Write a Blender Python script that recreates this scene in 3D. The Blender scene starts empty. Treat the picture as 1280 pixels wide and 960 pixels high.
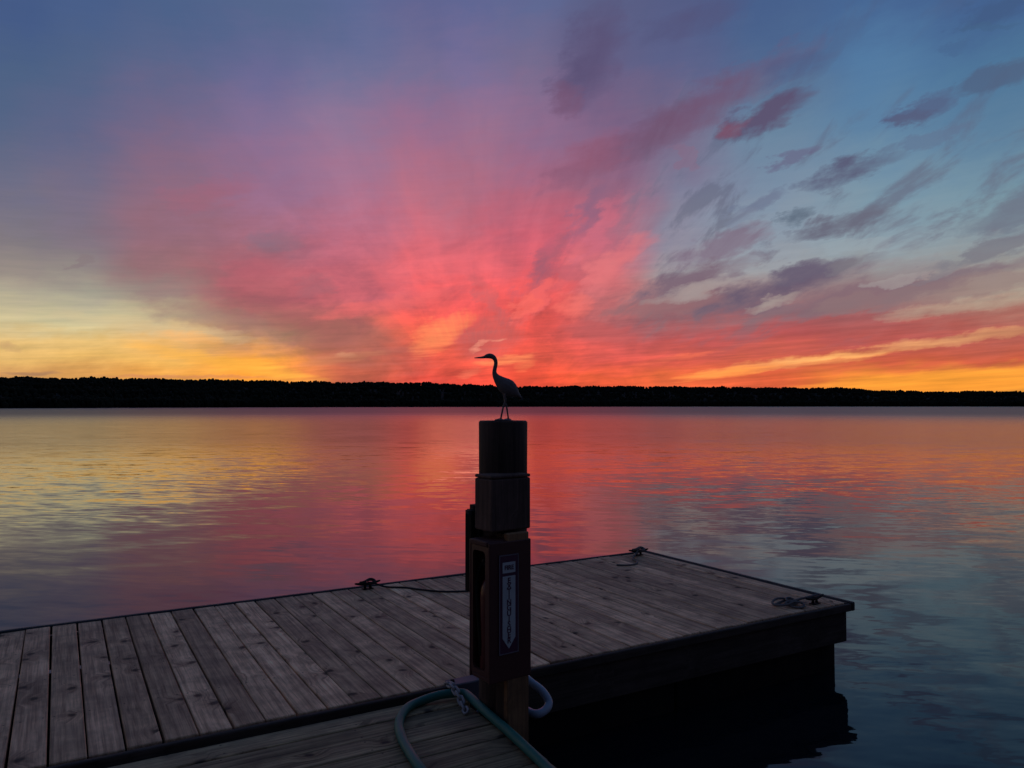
import bpy, bmesh, math, random
import numpy as np
from mathutils import Vector, Matrix

random.seed(7)
rng = np.random.default_rng(11)
S = bpy.context.scene
COL = S.collection
R = math.radians

# ------------------------------------------------------------------ camera
cam_d = bpy.data.cameras.new('camera')
cam_d.sensor_width = 36.0
cam_d.lens = 962.0 / 1280.0 * 36.0
cam_d.clip_start = 0.05
cam_d.clip_end = 30000.0
cam = bpy.data.objects.new('camera', cam_d)
COL.objects.link(cam)
cam.location = (0, 0, 2.0)
cam.rotation_euler = (R(90 + 1.548), 0, 0)
S.camera = cam

S.view_settings.view_transform = 'Standard'
S.view_settings.look = 'None'
S.view_settings.exposure = 0.0
S.view_settings.gamma = 1.0
S.view_settings.use_curve_mapping = False
S.cycles.max_bounces = 6
S.cycles.use_denoising = True

SUN_AZ, SUN_EL = -3.0, -2.5         # the sun has just gone down behind the far wood

SKY_COLUMNS = [
    (-180.00, [(0.00, (14, 15, 22)), (8.00, (18, 20, 30)), (20.00, (26, 34, 52)), (40.00, (44, 60, 92)), (90.00, (58, 80, 118))]),
    (-112.00, [(0.00, (104, 88, 84)), (5.00, (108, 96, 96)), (14.00, (86, 86, 102)), (30.00, (62, 78, 110)), (60.00, (56, 78, 116)), (90.00, (58, 80, 118))]),
    (-62.00, [(0.00, (180, 130, 92)), (3.00, (190, 150, 108)), (7.00, (160, 142, 126)), (14.00, (108, 108, 124)), (30.00, (66, 86, 122)), (60.00, (60, 82, 122)), (90.00, (58, 80, 118))]),
    (-33.78, [(0.00, (191, 139, 87)), (1.78, (208, 152, 95)), (2.78, (226, 180, 108)), (4.01, (228, 190, 124)), (5.25, (206, 192, 150)), (6.73, (176, 166, 145)), (8.20, (148, 136, 130)), (10.14, (126, 117, 125)), (13.02, (110, 107, 130)), (16.77, (84, 98, 130)), (20.38, (74, 95, 130)), (23.85, (66, 88, 132)), (40.00, (64, 87, 130)), (60.00, (62, 86, 126)), (90.00, (58, 80, 118))]),
    (-29.44, [(0.00, (200, 145, 80)), (1.87, (218, 158, 88)), (2.91, (230, 182, 104)), (4.20, (230, 190, 120)), (5.50, (206, 195, 152)), (7.04, (172, 165, 145)), (8.58, (145, 135, 130)), (10.62, (128, 113, 124)), (13.62, (116, 106, 130)), (17.52, (92, 98, 132)), (21.28, (78, 96, 132)), (24.86, (70, 92, 135)), (40.00, (67, 90, 132)), (60.00, (62, 86, 126)), (90.00, (58, 80, 118))]),
    (-24.70, [(0.00, (218, 150, 71)), (1.95, (238, 164, 78)), (3.03, (246, 184, 94)), (4.38, (236, 180, 108)), (5.73, (198, 180, 142)), (7.34, (150, 126, 122)), (8.95, (146, 105, 111)), (11.06, (148, 103, 116)), (14.19, (140, 103, 125)), (18.24, (112, 100, 133)), (22.12, (87, 98, 135)), (25.81, (74, 95, 135)), (40.00, (69, 92, 132)), (60.00, (62, 86, 126)), (90.00, (58, 80, 118))]),
    (-18.49, [(0.00, (230, 147, 55)), (2.03, (250, 160, 60)), (3.16, (250, 165, 65)), (4.57, (180, 130, 105)), (5.98, (158, 98, 98)), (7.66, (168, 88, 98)), (9.33, (172, 92, 105)), (11.54, (162, 100, 115)), (14.79, (155, 108, 138)), (18.99, (128, 108, 145)), (23.00, (105, 103, 145)), (26.80, (84, 100, 138)), (40.00, (76, 95, 135)), (60.00, (62, 86, 126)), (90.00, (58, 80, 118))]),
    (-11.81, [(0.00, (188, 90, 71)), (2.10, (205, 98, 78)), (3.26, (195, 105, 82)), (4.72, (175, 102, 90)), (6.17, (182, 92, 95)), (7.90, (195, 92, 105)), (9.62, (200, 98, 112)), (11.90, (190, 102, 122)), (15.24, (168, 112, 140)), (19.55, (142, 115, 148)), (23.67, (110, 110, 148)), (27.55, (90, 102, 145)), (40.00, (81, 97, 139)), (60.00, (62, 86, 126)), (90.00, (58, 80, 118))]),
    (-5.97, [(0.00, (206, 69, 62)), (2.13, (224, 76, 68)), (3.32, (232, 84, 72)), (4.79, (252, 98, 76)), (6.27, (254, 92, 84)), (8.03, (248, 92, 94)), (9.78, (232, 100, 108)), (12.08, (218, 102, 115)), (15.48, (184, 108, 128)), (19.85, (152, 108, 140)), (24.01, (117, 108, 145)), (27.93, (94, 98, 142)), (40.00, (83, 94, 137)), (60.00, (62, 86, 126)), (90.00, (58, 80, 118))]),
    (-2.39, [(0.00, (217, 71, 61)), (2.14, (236, 78, 67)), (3.33, (242, 88, 75)), (4.82, (228, 82, 77)), (6.30, (234, 82, 80)), (8.06, (242, 88, 90)), (9.82, (228, 96, 105)), (12.14, (208, 96, 110)), (15.54, (180, 105, 125)), (19.93, (152, 110, 140)), (24.11, (120, 108, 148)), (28.04, (94, 100, 145)), (40.00, (83, 95, 139)), (60.00, (62, 86, 126)), (90.00, (58, 80, 118))]),
    (1.20, [(0.00, (222, 73, 57)), (2.14, (242, 80, 62)), (3.33, (246, 86, 72)), (4.82, (240, 82, 75)), (6.30, (236, 80, 76)), (8.07, (240, 86, 86)), (9.83, (215, 88, 100)), (12.14, (200, 90, 108)), (15.55, (178, 98, 120)), (19.94, (142, 105, 138)), (24.12, (115, 105, 140)), (28.06, (95, 103, 145)), (40.00, (84, 97, 139)), (60.00, (62, 86, 126)), (90.00, (58, 80, 118))]),
    (5.97, [(0.00, (218, 84, 57)), (2.13, (238, 92, 62)), (3.32, (228, 85, 76)), (4.79, (208, 83, 84)), (6.27, (185, 90, 95)), (8.03, (195, 104, 108)), (9.78, (212, 106, 112)), (12.08, (195, 98, 116)), (15.48, (150, 97, 122)), (19.85, (128, 97, 130)), (24.01, (100, 92, 128)), (27.93, (88, 92, 130)), (40.00, (79, 90, 129)), (60.00, (62, 86, 126)), (90.00, (58, 80, 118))]),
    (11.81, [(0.00, (218, 96, 59)), (2.10, (238, 105, 65)), (3.26, (222, 88, 76)), (4.72, (184, 78, 82)), (6.17, (155, 90, 100)), (7.90, (145, 118, 120)), (9.62, (150, 140, 146)), (11.90, (140, 135, 152)), (15.24, (125, 125, 150)), (19.55, (118, 100, 130)), (23.67, (90, 95, 135)), (27.55, (82, 90, 130)), (40.00, (75, 88, 129)), (60.00, (62, 86, 126)), (90.00, (58, 80, 118))]),
    (18.49, [(0.00, (204, 87, 57)), (2.03, (222, 95, 62)), (3.16, (208, 92, 74)), (4.57, (184, 78, 82)), (5.98, (158, 86, 95)), (7.66, (160, 138, 138)), (9.33, (155, 155, 160)), (11.54, (142, 152, 165)), (14.79, (120, 140, 162)), (18.99, (102, 130, 156)), (23.00, (78, 104, 142)), (26.80, (68, 93, 137)), (40.00, (65, 90, 134)), (60.00, (62, 86, 126)), (90.00, (58, 80, 118))]),
    (25.68, [(0.00, (218, 126, 53)), (1.93, (238, 138, 58)), (3.01, (205, 90, 66)), (4.35, (182, 82, 80)), (5.69, (160, 88, 92)), (7.29, (148, 122, 123)), (8.88, (152, 152, 152)), (10.98, (140, 156, 166)), (14.08, (120, 148, 165)), (18.10, (92, 128, 160)), (21.96, (80, 120, 160)), (25.63, (68, 100, 145)), (40.00, (65, 95, 139)), (60.00, (62, 86, 126)), (90.00, (58, 80, 118))]),
    (33.78, [(0.00, (218, 142, 57)), (1.78, (238, 155, 62)), (2.78, (202, 90, 66)), (4.01, (184, 92, 82)), (5.25, (165, 105, 96)), (6.73, (168, 152, 138)), (8.20, (155, 145, 138)), (10.14, (135, 148, 155)), (13.02, (118, 148, 162)), (16.77, (90, 125, 154)), (20.38, (75, 115, 150)), (23.85, (65, 95, 140)), (40.00, (63, 92, 136)), (60.00, (62, 86, 126)), (90.00, (58, 80, 118))]),
    (62.00, [(0.00, (110, 84, 84)), (3.00, (120, 92, 92)), (8.00, (108, 100, 112)), (16.00, (84, 92, 118)), (30.00, (64, 86, 124)), (60.00, (60, 82, 122)), (90.00, (58, 80, 118))]),
    (110.00, [(0.00, (72, 66, 76)), (5.00, (76, 72, 86)), (14.00, (70, 76, 98)), (30.00, (60, 76, 110)), (60.00, (56, 78, 116)), (90.00, (58, 80, 118))]),
    (180.00, [(0.00, (14, 15, 22)), (8.00, (18, 20, 30)), (20.00, (26, 34, 52)), (40.00, (44, 60, 92)), (90.00, (58, 80, 118))]),
]
# azimuth, elevation, half length, half width (degrees), tilt, colour, opacity, raggedness
CLOUD_STREAKS = [
    (5.86, 24.39, 4.6, 2.343, -124.2, (84, 72, 108), 0.7, 0.6),
    (4.21, 21.75, 1.37, 1.425, -120.2, (118, 76, 104), 0.5, 0.6),
    (12.14, 19.93, 11.05, 1.631, 22.6, (110, 76, 104), 0.72, 0.7),
    (5.69, 17.83, 4.09, 1.518, 23.2, (150, 84, 108), 0.5, 0.6),
    (13.33, 26.24, 4.33, 1.206, 9.3, (80, 78, 116), 0.55, 0.7),
    (18.16, 19.8, 3.92, 1.08, 17.8, (88, 72, 102), 0.85, 0.9),
    (16.04, 19.12, 1.43, 0.732, 19.6, (128, 74, 96), 0.6, 0.8),
    (19.88, 16.88, 1.92, 0.581, 16.2, (98, 92, 124), 0.65, 0.9),
    (12.84, 17.49, 0.66, 1.076, 41.0, (135, 100, 125), 0.4, 0.9),
    (20.34, 22.58, 2.95, 0.819, 10.1, (78, 84, 122), 0.45, 0.8),
    (23.88, 15.65, 4.02, 0.924, 13.5, (84, 84, 112), 0.9, 0.9),
    (28.49, 17.04, 2.02, 0.536, 4.9, (92, 108, 138), 0.5, 0.9),
    (28.64, 18.87, 2.31, 0.883, 21.6, (80, 90, 124), 0.75, 0.9),
    (32.24, 20.02, 2.51, 0.955, 7.6, (76, 92, 122), 0.7, 0.9),
    (27.81, 18.45, 1.07, 0.482, 27.0, (82, 86, 116), 0.6, 0.9),
    (32.73, 23.77, 2.5, 0.982, 8.2, (62, 88, 128), 0.75, 0.9),
    (32.18, 22.85, 1.69, 0.342, -17.7, (64, 95, 130), 0.5, 0.9),
    (30.62, 22.03, 1.18, 0.448, 11.1, (66, 95, 135), 0.4, 0.9),
    (20.48, 12.94, 1.59, 0.591, 17.0, (92, 106, 124), 0.95, 0.9),
    (22.77, 12.1, 4.39, 0.727, 10.8, (100, 100, 118), 0.95, 0.9),
    (18.25, 14.08, 1.96, 0.595, 16.9, (104, 112, 138), 0.7, 0.9),
    (16.6, 13.2, 1.67, 0.528, 18.3, (118, 126, 148), 0.5, 0.9),
    (15.06, 11.38, 3.83, 1.07, 15.1, (124, 106, 126), 0.8, 1.0),
    (12.93, 8.9, 5.14, 1.089, 17.4, (116, 92, 110), 0.85, 1.0),
    (20.58, 7.51, 13.23, 1.946, 5.8, (136, 106, 114), 0.65, 0.7),
    (19.13, 8.08, 7.18, 1.209, 15.9, (100, 84, 106), 1.0, 0.9),
    (20.91, 9.14, 3.4, 0.744, 8.3, (98, 88, 110), 0.9, 0.9),
    (23.3, 9.36, 1.34, 0.512, 12.1, (118, 112, 122), 0.7, 1.0),
    (24.4, 7.2, 6.67, 1.021, 10.2, (126, 98, 110), 0.75, 1.0),
    (11.21, 7.23, 4.66, 0.94, 6.8, (140, 96, 104), 0.6, 1.0),
    (29.63, 8.0, 6.12, 0.695, 11.7, (122, 102, 114), 0.8, 0.9),
    (29.41, 8.58, 1.68, 0.347, 20.1, (128, 122, 130), 0.6, 0.9),
    (32.33, 11.58, 3.3, 0.804, 12.7, (108, 118, 134), 0.65, 0.9),
    (31.87, 9.79, 3.84, 0.609, 12.6, (114, 112, 124), 0.7, 0.9),
    (28.25, 7.25, 7.79, 0.846, 6.1, (140, 112, 114), 0.5, 1.0),
    (-11.91, 4.6, 7.39, 2.042, -17.4, (152, 88, 88), 0.55, 0.7),
    (-21.61, 6.08, 4.82, 1.044, -9.7, (150, 118, 112), 0.5, 0.7),
    (2.51, 10.46, 3.48, 0.959, 47.9, (150, 86, 106), 0.75, 0.75),
    (6.06, 14.3, 2.96, 1.116, 57.1, (128, 94, 124), 0.65, 0.8),
    (-1.64, 5.23, 2.99, 1.924, 13.3, (178, 86, 88), 0.75, 0.8),
    (1.79, 7.92, 2.77, 0.961, 41.9, (186, 90, 98), 0.6, 0.8),
    (-1.4, 7.77, 2.39, 0.724, -57.9, (190, 92, 98), 0.55, 0.8),
    (6.39, 5.44, 2.89, 0.875, -6.0, (190, 82, 86), 0.55, 1.0),
    (4.48, 9.94, 1.78, 0.71, 15.6, (180, 90, 104), 0.45, 1.0),
    (-17.49, 11.57, 2.12, 0.89, 7.8, (128, 104, 122), 0.5, 0.8),
    (-14.34, 8.56, 1.69, 0.609, 17.8, (160, 96, 108), 0.5, 0.8),
    (-33.31, 3.63, 0.92, 0.268, -8.3, (196, 156, 110), 0.8, 0.8),
    (-31.97, 2.0, 1.73, 0.171, 0.3, (150, 112, 92), 0.7, 0.6),
    (-22.72, 1.92, 6.26, 0.163, 0.2, (196, 120, 100), 0.6, 0.6),
    (-29.42, 9.07, 0.78, 0.413, 2.9, (130, 112, 118), 0.5, 0.9),
    (6.77, 12.92, 3.22, 0.875, 52.8, (208, 106, 126), 0.6, 0.8),
    (7.26, 9.9, 4.58, 1.191, 42.2, (228, 116, 120), 0.65, 0.8),
    (3.29, 12.27, 1.56, 0.644, 71.9, (206, 92, 112), 0.5, 0.8),
    (1.79, 7.77, 2.17, 0.722, 50.8, (250, 100, 98), 0.6, 0.9),
    (4.47, 7.37, 1.72, 0.954, 7.3, (252, 112, 100), 0.55, 0.8),
    (-5.36, 5.21, 3.06, 1.275, 32.6, (255, 140, 90), 0.75, 0.75),
    (-0.36, 3.36, 2.36, 0.402, 9.2, (255, 142, 92), 0.7, 0.8),
    (-3.13, 2.35, 1.23, 0.321, 14.6, (246, 122, 96), 0.6, 0.8),
    (-2.09, 4.49, 1.25, 0.208, 21.0, (240, 140, 120), 0.8, 0.8),
    (-0.78, 4.91, 0.38, 0.144, 26.5, (240, 140, 120), 0.7, 0.8),
    (0.83, 3.1, 1.1, 0.563, 29.7, (255, 128, 86), 0.5, 0.8),
    (-20.01, 2.85, 7.38, 0.604, -10.5, (255, 182, 72), 0.7, 0.7),
    (-24.88, 5.18, 7.67, 0.655, -6.0, (214, 190, 146), 0.55, 0.7),
    (-22.62, 4.59, 2.38, 0.445, -9.6, (250, 178, 100), 0.6, 0.8),
    (-12.33, 3.4, 3.31, 0.47, 9.4, (198, 124, 92), 0.5, 0.8),
    (-12.19, 3.58, 0.82, 0.235, 3.1, (205, 140, 110), 0.5, 0.8),
    (13.21, 8.2, 4.33, 0.621, 12.1, (166, 152, 150), 0.7, 0.6),
    (18.72, 7.26, 2.54, 0.417, 13.7, (176, 160, 152), 0.65, 0.5),
    (30.5, 6.2, 5.37, 0.552, 3.3, (180, 160, 140), 0.6, 0.5),
    (26.61, 8.33, 2.22, 0.428, 6.9, (160, 152, 152), 0.5, 0.9),
    (21.32, 3.11, 8.07, 0.487, 6.5, (250, 168, 98), 0.65, 0.45),
    (22.09, 3.28, 4.73, 0.238, 5.2, (255, 188, 112), 0.5, 0.6),
    (15.83, 2.29, 4.64, 0.387, 7.5, (252, 150, 76), 0.85, 0.8),
    (30.03, 4.25, 5.96, 0.452, 5.8, (222, 162, 110), 0.65, 0.45),
    (28.41, 1.62, 9.57, 0.636, 4.2, (252, 160, 58), 1.0, 0.25),
    (29.76, 1.14, 7.76, 0.628, 2.4, (252, 158, 56), 1.0, 0.2),
    (11.76, 3.38, 3.97, 0.236, 7.0, (246, 112, 82), 0.5, 0.7),
    (0.9, 7.28, 1.29, 0.801, 37.0, (255, 104, 92), 0.5, 1.0),
    (-21.56, 14.3, 3.65, 1.114, 20.7, (170, 92, 112), 0.4, 0.8),
    (-18.47, 9.19, 2.54, 1.041, 13.8, (186, 88, 104), 0.4, 0.8),
    (-9.47, 7.32, 5.45, 0.705, 11.8, (246, 106, 104), 0.5, 0.8),
    (23.95, 10.81, 2.6, 0.505, 3.4, (150, 162, 170), 0.4, 0.9),
]


def lin(c):
    out = []
    for v in c:
        v /= 255.0
        out.append(v / 12.92 if v <= 0.04045 else ((v + 0.055) / 1.055) ** 2.4)
    return tuple(out) + (1.0,)

# ------------------------------------------------------------------ node helper
class NT:
    def __init__(self, nt):
        self.nt = nt
    def new(self, t, **kw):
        n = self.nt.nodes.new(t)
        for k, v in kw.items():
            setattr(n, k, v)
        return n
    def put(self, sock, v):
        if hasattr(v, 'is_output'):
            self.nt.links.new(v, sock)
        elif v is not None:
            sock.default_value = v
    def m(self, op, a, b=None, c=None, clamp=False):
        n = self.new('ShaderNodeMath', operation=op, use_clamp=clamp)
        for i, v in enumerate((a, b, c)):
            if v is not None:
                self.put(n.inputs[i], v)
        return n.outputs[0]
    def vm(self, op, a, b=None):
        n = self.new('ShaderNodeVectorMath', operation=op)
        self.put(n.inputs[0], a)
        if b is not None:
            self.put(n.inputs[1], b)
        return n.outputs['Value'] if op in ('LENGTH', 'DOT_PRODUCT', 'DISTANCE') else n.outputs[0]
    def xyz(self, x, y, z):
        n = self.new('ShaderNodeCombineXYZ')
        for i, v in enumerate((x, y, z)):
            self.put(n.inputs[i], v)
        return n.outputs[0]
    def sep(self, v):
        n = self.new('ShaderNodeSeparateXYZ')
        self.put(n.inputs[0], v)
        return n.outputs
    def mr(self, v, a, b, c=0.0, d=1.0, smooth=True):
        n = self.new('ShaderNodeMapRange')
        n.interpolation_type = 'SMOOTHSTEP' if smooth else 'LINEAR'
        n.clamp = True
        for i, x in enumerate((v, a, b, c, d)):
            self.put(n.inputs[i], x)
        return n.outputs[0]
    def mix(self, f, a, b, blend='MIX'):
        n = self.new('ShaderNodeMix', data_type='RGBA', blend_type=blend)
        self.put(n.inputs[0], f)
        self.put(n.inputs[6], a)
        self.put(n.inputs[7], b)
        return n.outputs[2]
    def noise(self, v, scale, detail=2.0, rough=0.5, w=None, dist=0.0, dims='3D'):
        n = self.new('ShaderNodeTexNoise', noise_dimensions='4D' if w is not None else dims)
        self.put(n.inputs['Vector'], v)
        if w is not None:
            self.put(n.inputs['W'], w)
        n.inputs['Scale'].default_value = scale
        n.inputs['Detail'].default_value = detail
        n.inputs['Roughness'].default_value = rough
        n.inputs['Distortion'].default_value = dist
        return n.outputs[0], n.outputs[1]
    def ramp(self, f, stops):
        n = self.new('ShaderNodeValToRGB')
        el = n.color_ramp.elements
        while len(el) < len(stops):
            el.new(0.5)
        for e, (p, c) in zip(el, stops):
            e.position = p
            e.color = c
        self.put(n.inputs[0], f)
        return n.outputs[0]

# ------------------------------------------------------------------ world: afterglow sky
world = bpy.data.worlds.new('World')
S.world = world
world.use_nodes = True
world.node_tree.nodes.clear()
W = NT(world.node_tree)
D = W.new('ShaderNodeTexCoord').outputs['Generated']
dx, dy, dz = W.sep(D)
az = W.m('MULTIPLY', W.m('ARCTAN2', dx, dy), 180 / math.pi)
dzc = W.m('MAXIMUM', dz, 0.0)
el = W.m('MULTIPLY', W.m('ARCSINE', W.m('MINIMUM', dzc, 1.0)), 180 / math.pi)
# coordinates on a level cloud deck: streaks along it run together at the horizon
inv = W.m('DIVIDE', 1.0, W.m('ADD', dzc, 0.07))
qx = W.m('MULTIPLY', W.m('ADD', dx, W.m('MULTIPLY', dy, 0.055)), inv)
qy = W.m('MULTIPLY', dy, inv)
ray_n, ray_c = W.noise(W.xyz(W.m('MULTIPLY', qx, 1.1), W.m('MULTIPLY', qy, 0.22), 3.7), 1.5, 3.0, 0.5, dims='2D')
fine_n, fine_c = W.noise(W.xyz(W.m('MULTIPLY', az, 0.10), W.m('MULTIPLY', el, 0.55), 1.3), 1.0, 4.0, 0.55, dims='2D')
big_n, big_c = W.noise(W.xyz(W.m('MULTIPLY', az, 0.085), W.m('MULTIPLY', el, 0.17), 8.1), 1.0, 2.0, 0.5, dims='2D')
strand_n, strand_c = W.noise(W.xyz(W.m('MULTIPLY', az, 0.16), W.m('MULTIPLY', W.m('SUBTRACT', el, W.m('MULTIPLY', az, 0.06)), 2.6), 5.5), 1.0, 4.0, 0.6, dims='2D')
rag_n, rag_c = W.noise(W.xyz(W.m('MULTIPLY', W.m('ADD', az, W.m('MULTIPLY', el, 0.25)), 0.42), W.m('MULTIPLY', W.m('SUBTRACT', el, W.m('MULTIPLY', az, 0.25)), 0.95), 2.2), 1.0, 6.0, 0.62, dims='2D')
wisp_n, wisp_c = W.noise(W.xyz(W.m('MULTIPLY', az, 0.24), W.m('MULTIPLY', W.m('SUBTRACT', el, W.m('MULTIPLY', az, 0.12)), 0.5), 9.4), 1.0, 5.0, 0.6, dist=0.35, dims='2D')
# streaks fanning out from where the sun went down
ux = W.m('ADD', az, 2.4)
uy = W.m('ADD', el, 0.6)
theta = W.m('ARCTAN2', uy, ux)
rho = W.m('LOGARITHM', W.m('ADD', W.m('SQRT', W.m('MULTIPLY_ADD', ux, ux, W.m('MULTIPLY', uy, uy))), 1.5), math.e)
fan_n, fan_c = W.noise(W.xyz(W.m('MULTIPLY', theta, 7.0), W.m('MULTIPLY', rho, 2.4), 0.0), 1.0, 4.0, 0.58, dist=0.25, dims='2D')
tuft_n, tuft_c = W.noise(W.xyz(W.m('MULTIPLY_ADD', theta, 15.0, 31.0), W.m('MULTIPLY', rho, 5.5), 0.0), 1.0, 5.0, 0.62, dist=0.3, dims='2D')

bx, by, _ = W.sep(big_c)
fx, fy, _ = W.sep(fine_c)
rx, ry, _ = W.sep(rag_c)
half = lambda s, k: W.m('MULTIPLY', W.m('SUBTRACT', s, 0.5), k)
hi = W.mr(el, 0.0, 14.0, 0.25, 1.0, smooth=False)          # stir the air less close to the horizon
calm = W.mr(el, 6.0, 14.0, 1.0, 0.25)
daz = W.m('ADD', W.m('ADD', half(bx, 6.0), half(fan_n, 3.0)), W.m('MULTIPLY', half(fx, 4.0), calm))
delv = W.m('ADD', W.m('ADD', half(by, 3.5), W.m('MULTIPLY', half(fy, 2.6), calm)), half(rag_n, 2.6))
az_w = W.m('ADD', az, W.m('MULTIPLY', daz, hi))
el_w = W.m('MAXIMUM', W.m('ADD', el, W.m('MULTIPLY', delv, hi)), 0.0)
fac = W.m('SQRT', W.m('DIVIDE', el_w, 90.0))
col = None
prev = None
for a, st in SKY_COLUMNS:
    c = W.ramp(fac, [(math.sqrt(e / 90.0), lin(rgb)) for e, rgb in st])
    col = c if col is None else W.mix(W.mr(az_w, prev, a), col, c)
    prev = a
# soft light-and-dark fibres through the cloud sheet
sheet = W.mr(el, 19.0, 3.0, 0.15, 0.9)
rays = W.m('MULTIPLY', W.m('MULTIPLY', W.mr(az, -10.0, 3.0, 0.5, 1.1), W.mr(W.m('ABSOLUTE', az), 24.0, 8.0)), W.m('MULTIPLY', W.mr(el, 1.5, 6.0), W.mr(el, 27.0, 12.0, 0.25, 1.0)))
core = W.m('MULTIPLY', W.mr(W.m('ABSOLUTE', W.m('ADD', az, 4.0)), 24.0, 8.0), W.mr(el, 20.0, 9.0))
mod = W.m('ADD', W.m('MULTIPLY', W.m('SUBTRACT', fan_n, 0.5), W.m('MULTIPLY', rays, 0.5)), W.m('MULTIPLY', sheet, W.m('ADD', W.m('ADD', W.m('MULTIPLY', half(strand_n, 0.45), W.mr(el, 7.0, 3.0, 0.9, 0.6)), half(rag_n, 0.4)), W.m('MULTIPLY', half(wisp_n, 1.4), core))))
mod = W.m('MINIMUM', W.m('ADD', mod, 0.98), 1.22)
col = W.mix(1.0, col, W.xyz(mod, W.m('ADD', W.m('MULTIPLY', mod, 0.75), 0.25), W.m('ADD', W.m('MULTIPLY', mod, 0.5), 0.5)), 'MULTIPLY')
wz_m = W.m('MULTIPLY', W.m('MULTIPLY', W.mr(az, 5.0, 14.0), W.mr(az, 60.0, 40.0)), W.m('MULTIPLY', W.mr(el, 3.0, 6.0), W.mr(el, 24.0, 13.0, 0.35, 1.0)))
wz_f = W.m('MULTIPLY', W.mr(W.m('ADD', tuft_n, W.m('MULTIPLY', W.m('SUBTRACT', fan_n, 0.5), 0.8)), 0.50, 0.74), W.m('MULTIPLY', wz_m, 0.7))
wz_c = W.ramp(W.m('DIVIDE', el, 30.0), [(0.10, lin((150, 88, 96))), (0.22, lin((118, 98, 112))), (0.42, lin((100, 102, 122))), (0.8, lin((76, 88, 122)))])
col = W.mix(wz_f, col, wz_c)
# separate streaks of cloud and the clear gaps between them
hi2 = W.mr(el, 0.0, 8.0, 0.12, 1.0, smooth=False)
P = W.xyz(W.m('ADD', az, W.m('MULTIPLY', W.m('ADD', half(rx, 3.2), half(fx, 2.0)), hi2)),
          W.m('ADD', el, W.m('MULTIPLY', W.m('ADD', half(ry, 1.5), half(fy, 1.0)), hi2)), 1.0)
low = W.mr(el, 3.0, 7.0, 0.9, 0.15)
mixed = W.m('ADD', W.m('MULTIPLY', rag_n, 0.4), W.m('MULTIPLY', tuft_n, 0.6))
rag_half = W.m('SUBTRACT', W.m('ADD', mixed, W.m('MULTIPLY', W.m('SUBTRACT', strand_n, mixed), low)), 0.5)
for i, (a, e, L, wd, tilt, rgb, op, rag) in enumerate(CLOUD_STREAKS):
    if i % 5 == 0:      # keeps the streaks evaluated one after another
        chain = W.new('ShaderNodeVectorMath', operation='MULTIPLY_ADD')
        W.put(chain.inputs[0], col)
        chain.inputs[1].default_value = (1e-7, 1e-7, 1e-7)
        W.put(chain.inputs[2], P)
        Pc = chain.outputs[0]
    ct, sn = math.cos(R(tilt)), math.sin(R(tilt))
    u = W.vm('DOT_PRODUCT', Pc, (ct / L, sn / L, -(a * ct + e * sn) / L))
    v = W.vm('DOT_PRODUCT', Pc, (-sn / wd, ct / wd, (a * sn - e * ct) / wd))
    r2 = W.m('MULTIPLY_ADD', v, v, W.m('MULTIPLY', u, u))
    v = W.m('MULTIPLY_ADD', rag_half, 2.5 * rag, W.m('MULTIPLY_ADD', r2, -0.95, 0.95))
    if rag >= 0.85:
        v = W.m('MINIMUM', v, op)
    else:
        v = W.m('MULTIPLY', v, op, clamp=True)
    col = W.mix(v, col, lin(rgb))
line = W.m('ADD', 1.0, W.m('MULTIPLY', half(strand_n, 0.7), W.m('MULTIPLY', W.mr(el, 8.0, 3.0), W.mr(az, -22.0, -8.0, 0.45, 1.0))))
col = W.mix(1.0, col, W.xyz(line, W.m('ADD', W.m('MULTIPLY', line, 0.9), 0.1), W.m('ADD', W.m('MULTIPLY', line, 0.7), 0.3)), 'MULTIPLY')
# the clear air itself: a physical sky with the sun on the horizon
sky = W.new('ShaderNodeTexSky', sky_type='NISHITA')
sky.sun_disc = False
sky.sun_elevation = R(SUN_EL)
sky.sun_rotation = R(SUN_AZ)
air = W.new('ShaderNodeBackground')
W.put(air.inputs[0], sky.outputs[0])
air.inputs[1].default_value = 0.05
bg = W.new('ShaderNodeBackground')
W.put(bg.inputs[0], col)
bg.inputs[1].default_value = 1.0
add = W.new('ShaderNodeAddShader')
W.put(add.inputs[0], bg.outputs[0])
W.put(add.inputs[1], air.outputs[0])
wo = W.new('ShaderNodeOutputWorld')
W.put(wo.inputs[0], add.outputs[0])
world.cycles.sampling_method = 'NONE'

# ------------------------------------------------------------------ sun: almost set
sun_d = bpy.data.lights.new('sun', 'SUN')
sun_d.energy = 0.02
sun_d.angle = R(12)
sun_d.color = (1.0, 0.45, 0.3)
sun = bpy.data.objects.new('sun', sun_d)
COL.objects.link(sun)
sd = Vector((math.sin(R(SUN_AZ)) * math.cos(R(SUN_EL)), math.cos(R(SUN_AZ)) * math.cos(R(SUN_EL)), math.sin(R(SUN_EL))))
sun.rotation_euler = sd.to_track_quat('Z', 'Y').to_euler()
sun.location = (0, 0, 30)

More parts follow.
